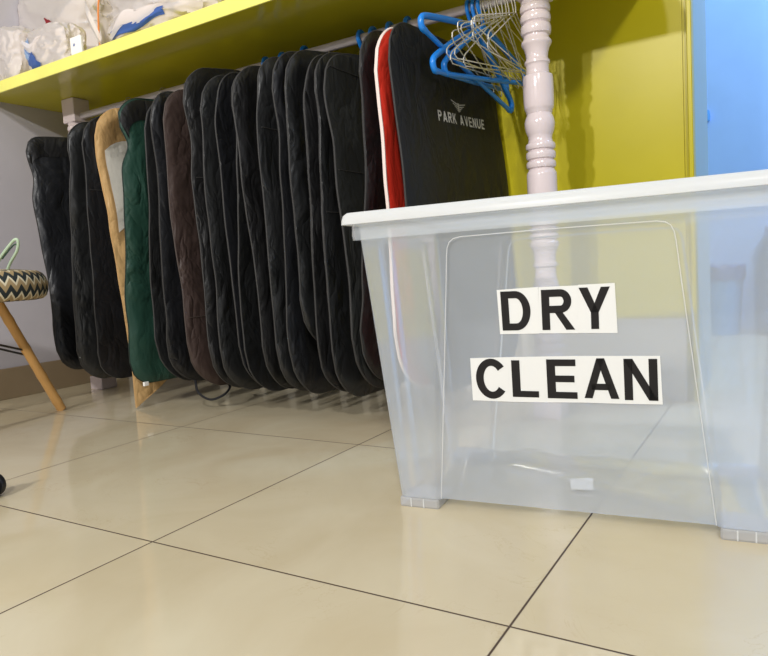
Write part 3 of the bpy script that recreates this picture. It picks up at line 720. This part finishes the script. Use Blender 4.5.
# ------------------------------------------------------------------ bags on the shelf
def crumple(name, m, parent, c, rad, seed, top=None, nseg=120, nring=80, amp=.16, knot=0, base=SH_Z1):
    b = MB(); rings = []
    for i in range(nring+1):
        th = PI*i/nring; ring = []
        for j in range(nseg):
            ph = 2*PI*j/nseg
            d = Vector((math.sin(th)*math.cos(ph), math.sin(th)*math.sin(ph), math.cos(th)))
            sq = 1/max(abs(d.x)**4+abs(d.y)**4+abs(d.z)**4, 1e-6)**.25
            o_ = Vector((seed, seed*.7, -seed))
            w_ = d + .45*Vector((noise.noise(d*1.9+o_), noise.noise(d*1.9-o_), noise.noise(d*1.9+o_*2)))
            rid = (1-abs(noise.noise(w_*2.6+o_))*2.2); rid2 = (1-abs(noise.noise(Vector((w_.x*5.5, w_.y*5.5, w_.z*3.2))-o_))*2.2)
            k = sq*.9*(1 + amp*(1.1*noise.noise(d*1.6+o_) + .5*max(rid,0)**2 + .12*max(rid2,0)**2 - .25))
            p = Vector((d.x*rad[0]*k, d.y*rad[1]*k, d.z*rad[2]*k))
            p = Vector(c) + p
            if p.z < base+.002: p.z = base+.002
            if p.y > YB-.01: p.y = YB-.01
            if p.y < SH_Y0+.006: p.y = SH_Y0+.006
            if p.x < XL+.005: p.x = XL+.005
            ring.append(p)
        rings.append(ring)
    b.loft(rings, True, True, True)
    return b.build(name, m, parent)
t = thing('carrier_bag', 'bulging white plastic carrier bag with blue print at the left end of the yellow shelf', 'plastic bag')
crumple('bag_film', M['bag_white'], t, (-1.54,1.07,1.39), (.27,.15,.20), 3.1, amp=.14)
def sheet(name, m, parent, pts, w=.02, nz=0):
    """folded ribbon of film: pts is a centre line, w its half width along z"""
    P_ = smooth_path(pts, 6); b = MB()
    for i, p in enumerate(P_):
        q = i/(len(P_)-1); ww = w*(.35+.65*math.sin(PI*min(1,max(0,q*.9+.05))))
        b.v += [(p.x, p.y, p.z-ww), (p.x, p.y-.006, p.z), (p.x, p.y, p.z+ww)]
    for i in range(len(P_)-1):
        for j in range(2): b.f.append((i*3+j, (i+1)*3+j, (i+1)*3+j+1, i*3+j+1))
    return b.build(name, m, parent)
def yfront(o, x, z, y=-9):  # first hit of the bag body, looking along +y
    ok, loc, nrm, fi = o.ray_cast(Vector((x, y, z)), Vector((0, 1, 0)))
    return loc.y if ok else None
def decal(name, m, parent, body, x0, x1, z0, z1, shape, n=14, lift=.003):
    b = MB(); ids = {}
    for i in range(n+1):
        for j in range(n+1):
            u, v = i/n, j/n; x, z = shape(lerp(x0,x1,u), lerp(z0,z1,v), u, v)
            y = yfront(body, x, z)
            if y is None: continue
            ids[i,j] = len(b.v); b.v.append((x, y-lift, z))
    for i in range(n):
        for j in range(n):
            k = [(i,j),(i+1,j),(i+1,j+1),(i,j+1)]
            if all(q in ids for q in k):
                ys = [b.v[ids[q]][1] for q in k]
                if max(ys)-min(ys) < .05: b.f.append(tuple(ids[q] for q in k))
    if b.f: return b.build(name, m, parent)
bpy.context.view_layer.update()
body = t.children[0]
wav = lambda a, f: (lambda x, z, u, v: (x + a*math.sin(v*f), z + a*math.sin(u*f+1)))
t2 = thing('carrier_bag', 'small knotted white plastic bag at the front of the shelf, beside the white tag', 'plastic bag')
crumple('bag_film', M['bag_white'], t2, (-1.335,.835,1.245), (.135,.065,.085), 8.4, amp=.13)
t5 = thing('carrier_bag', 'small white plastic bag lying against the grey wall at the shelf left end', 'plastic bag')
crumple('bag_film', M['bag_white'], t5, (-1.60,.85,1.275), (.105,.08,.115), 6.3, amp=.13)
t3 = thing('cloth_bag', 'cream cloth bag with orange edging on the shelf between the white plastic bags', 'cloth bag')
crumple('bag_cloth', M['bag_cream'], t3, (-1.04,1.13,1.37), (.15,.13,.21), 5.2, amp=.07)
b = MB(); b.tube(smooth_path([(-1.17,.93,1.172),(-1.19,.925,1.20),(-1.22,.93,1.27),(-1.23,.94,1.34),(-1.23,.95,1.42),(-1.21,.96,1.48)], 6), .0035, 6); o = b.build('edging', M['orange'], t3); o['label'] = 'orange edging'
t4 = thing('carrier_bag', 'white plastic carrier bag with broad blue band at the right of the shelf', 'plastic bag')
crumple('bag_film', M['bag_white'], t4, (-.77,.87,1.275), (.27,.10,.115), 11.7, amp=.15)
sheet('handle_strap', M['bag_white'], t4, [(-1.04,.80,1.20),(-1.07,.79,1.27),(-1.10,.80,1.33),(-1.08,.84,1.38)], .03)
sheet('handle_strap', M['bag_white'], t4, [(-.98,.79,1.20),(-.90,.775,1.235),(-.82,.775,1.225),(-.72,.785,1.245)], .022)
sheet('handle_strap', M['bag_white'], t2, [(-1.46,.79,1.29),(-1.42,.775,1.265),(-1.385,.775,1.25),(-1.35,.78,1.275),(-1.27,.785,1.285)], .016)
bpy.context.view_layer.update()
decal('printed_patch', M['pale_blue'], t2, t2.children[0], -1.46, -1.405, 1.225, 1.30, wav(.012, 5))
decal('printed_patch', M['blue_print'], t2, t2.children[0], -1.42, -1.35, 1.178, 1.205, wav(.008, 6))
decal('printed_patch', M['blue_print'], t2, t2.children[0], -1.43, -1.375, 1.20, 1.25, wav(.012, 4))
decal('printed_patch', M['dark_red'], t, body, -1.52, -1.49, 1.395, 1.42, wav(.006, 4))
decal('blue_band', M['blue_print'], t4, t4.children[0], -1.0, -.72, 1.186, 1.21, lambda x, z, u, v: (x, z+.018*u+.006*math.sin(u*9)))
tg = thing('card_tag', 'small white card tag with a blue mark standing on the shelf edge', 'tag', (-1.135, .775, SH_Z1))
b = MB(); b.box(-.028,.028,-.006,.006,0,.062,.003); b.build('tag_card', M['paper'], tg, False)
b = MB()
for i in range(8):
    a = 2*PI*i/8; c_, s_ = math.cos(a), math.sin(a)
    b.add([(-.006+.001*c_-.0008*s_, -.0064, .036+.001*s_+.0008*c_), (-.006+.006*c_-.0006*s_, -.0064, .036+.006*s_+.0006*c_), (-.006+.006*c_+.0006*s_, -.0064, .036+.006*s_-.0006*c_), (-.006+.001*c_+.0008*s_, -.0064, .036+.001*s_-.0008*c_)], [(0,1,2,3)])
b.add([(-.006+.0028*math.cos(2*PI*i/12), -.0065, .036+.0028*math.sin(2*PI*i/12)) for i in range(12)], [tuple(range(12))])
b.build('blue_mark', M['blue_print'], tg, False)

# ------------------------------------------------------------------ far blue room
bn = thing('waste_bin', 'blue waste bin with a dark liner seen through the clear box, against the blue wall', 'bin', (.585, 2.83, 0))
b = MB(); b.lathe([(.085,0),(.088,.01),(.105,.30),(.108,.31),(.100,.31),(.084,.02),(.001,.015)], 0, 0, 32); b.build('bin_body', M['bin'], bn)
b = MB(); rings = []
for k, (r, z) in enumerate([(.110,.255),(.1125,.275),(.1115,.30),(.113,.316),(.105,.322),(.09,.29)]):
    rings.append([((r+.0035*math.sin(j*5+k*1.3))*math.cos(2*PI*j/36), (r+.0035*math.sin(j*5+k*1.3))*math.sin(2*PI*j/36), z+.006*math.sin(j*2.1+k)) for j in range(36)])
b.loft(rings, True); b.build('bin_liner', M['bin_bag'], bn)
cb = thing('cabinet', 'low dark blue cabinet against the blue wall, seen through the clear box', 'cabinet', (.98, 2.85, 0))
b = MB(); b.box(-.19,.19,-.13,.13,.03,.46,.004); b.build('cabinet_body', M['crate'], cb, False)
b = MB(); b.box(-.2,.2,-.14,.135,.46,.485,.004); b.build('cabinet_top', M['crate'], cb, False)
for dx in (-.16,.16):
    b = MB(); b.box(dx-.02,dx+.02,-.12,.12,0,.03,.002); b.build('foot', M['black_rubber'], cb, False)
b = MB(); b.box(-.17,.17,-.134,-.13,.05,.44,.001); dr = b.build('door', M['crate'], cb, False)
b = MB(); b.tube([(-.14,-.135,.27),(-.14,-.148,.28),(-.14,-.148,.34),(-.14,-.135,.35)], .004, 6); b.build('handle', M['black_metal'], dr)
wh = thing('wall_hook', 'small dark hook with a blue cap on the blue wall beside the yellow wall end', 'hook', (.531, 2.999, 1.035))
b = MB(); b.lathe([(.016,-.02),(.018,0),(.014,.03),(.004,.036)], 0, -.018, 16); b.build('cap', M['bin'], wh)
b = MB(); b.tube([(0,-.002,-.02),(0,-.02,-.024),(0,-.03,-.04),(0,-.022,-.05)], .006, 8); b.build('hook', M['black_metal'], wh)

# ------------------------------------------------------------------ lights
def area(name, loc, target, size, power, col, size_y=None):
    l = bpy.data.lights.new(name, 'AREA'); l.energy = power; l.color = col; l.size = size
    if size_y: l.shape = 'RECTANGLE'; l.size_y = size_y
    o = bpy.data.objects.new(name, l); C.objects.link(o); o.location = loc
    o.rotation_euler = (Vector(target)-Vector(loc)).to_track_quat('-Z', 'Y').to_euler(); return o
area('ceiling_light_key', (-.12,-4.0,2.58), (-.2,.9,.6), .12, 106, (1,.975,.94))
area('ceiling_light_pair', (.32,-4.0,2.60), (-.2,.9,.6), .12, 46, (1,.975,.94))
area('ceiling_light_right', (2.15,-3.0,3.1), (0,.9,.6), .3, 95, (1,.975,.94))
area('ceiling_light_overhead', (-.3,-.6,3.2), (-.2,.3,0), 1.2, 10, (1,.96,.9))
area('blue_room_light', (1.6,2.2,2.7), (.9,3.0,1.0), .8, 60, (.45,.68,1))
w = bpy.data.worlds.new('shop_ambient'); S.world = w; w.use_nodes = True
bg = w.node_tree.nodes['Background']; bg.inputs[0].default_value = (.88,.92,1,1); bg.inputs[1].default_value = .37

# ------------------------------------------------------------------ camera
cam = bpy.data.cameras.new('camera'); co = bpy.data.objects.new('camera', cam); C.objects.link(co); S.camera = co
cam.sensor_fit = 'HORIZONTAL'; cam.sensor_width = 36; cam.lens = 667.98/768*36; cam.clip_start = .02
r = Vector((.85400958,.5164473,-.06284764)); u = Vector((.00637564,.11040295,.99386646)); f = Vector((-.52021822,.84917217,-.09099249))
mx = Matrix((r, u, -f)).transposed().to_4x4(); mx.translation = (.87414057,-.67844787,.41375468); co.matrix_world = mx
S.view_settings.view_transform = 'Standard'; S.view_settings.look = 'None'; S.view_settings.exposure = 0; S.view_settings.gamma = 1
S.cycles.max_bounces = 10; S.cycles.transparent_max_bounces = 24; S.cycles.use_denoising = True
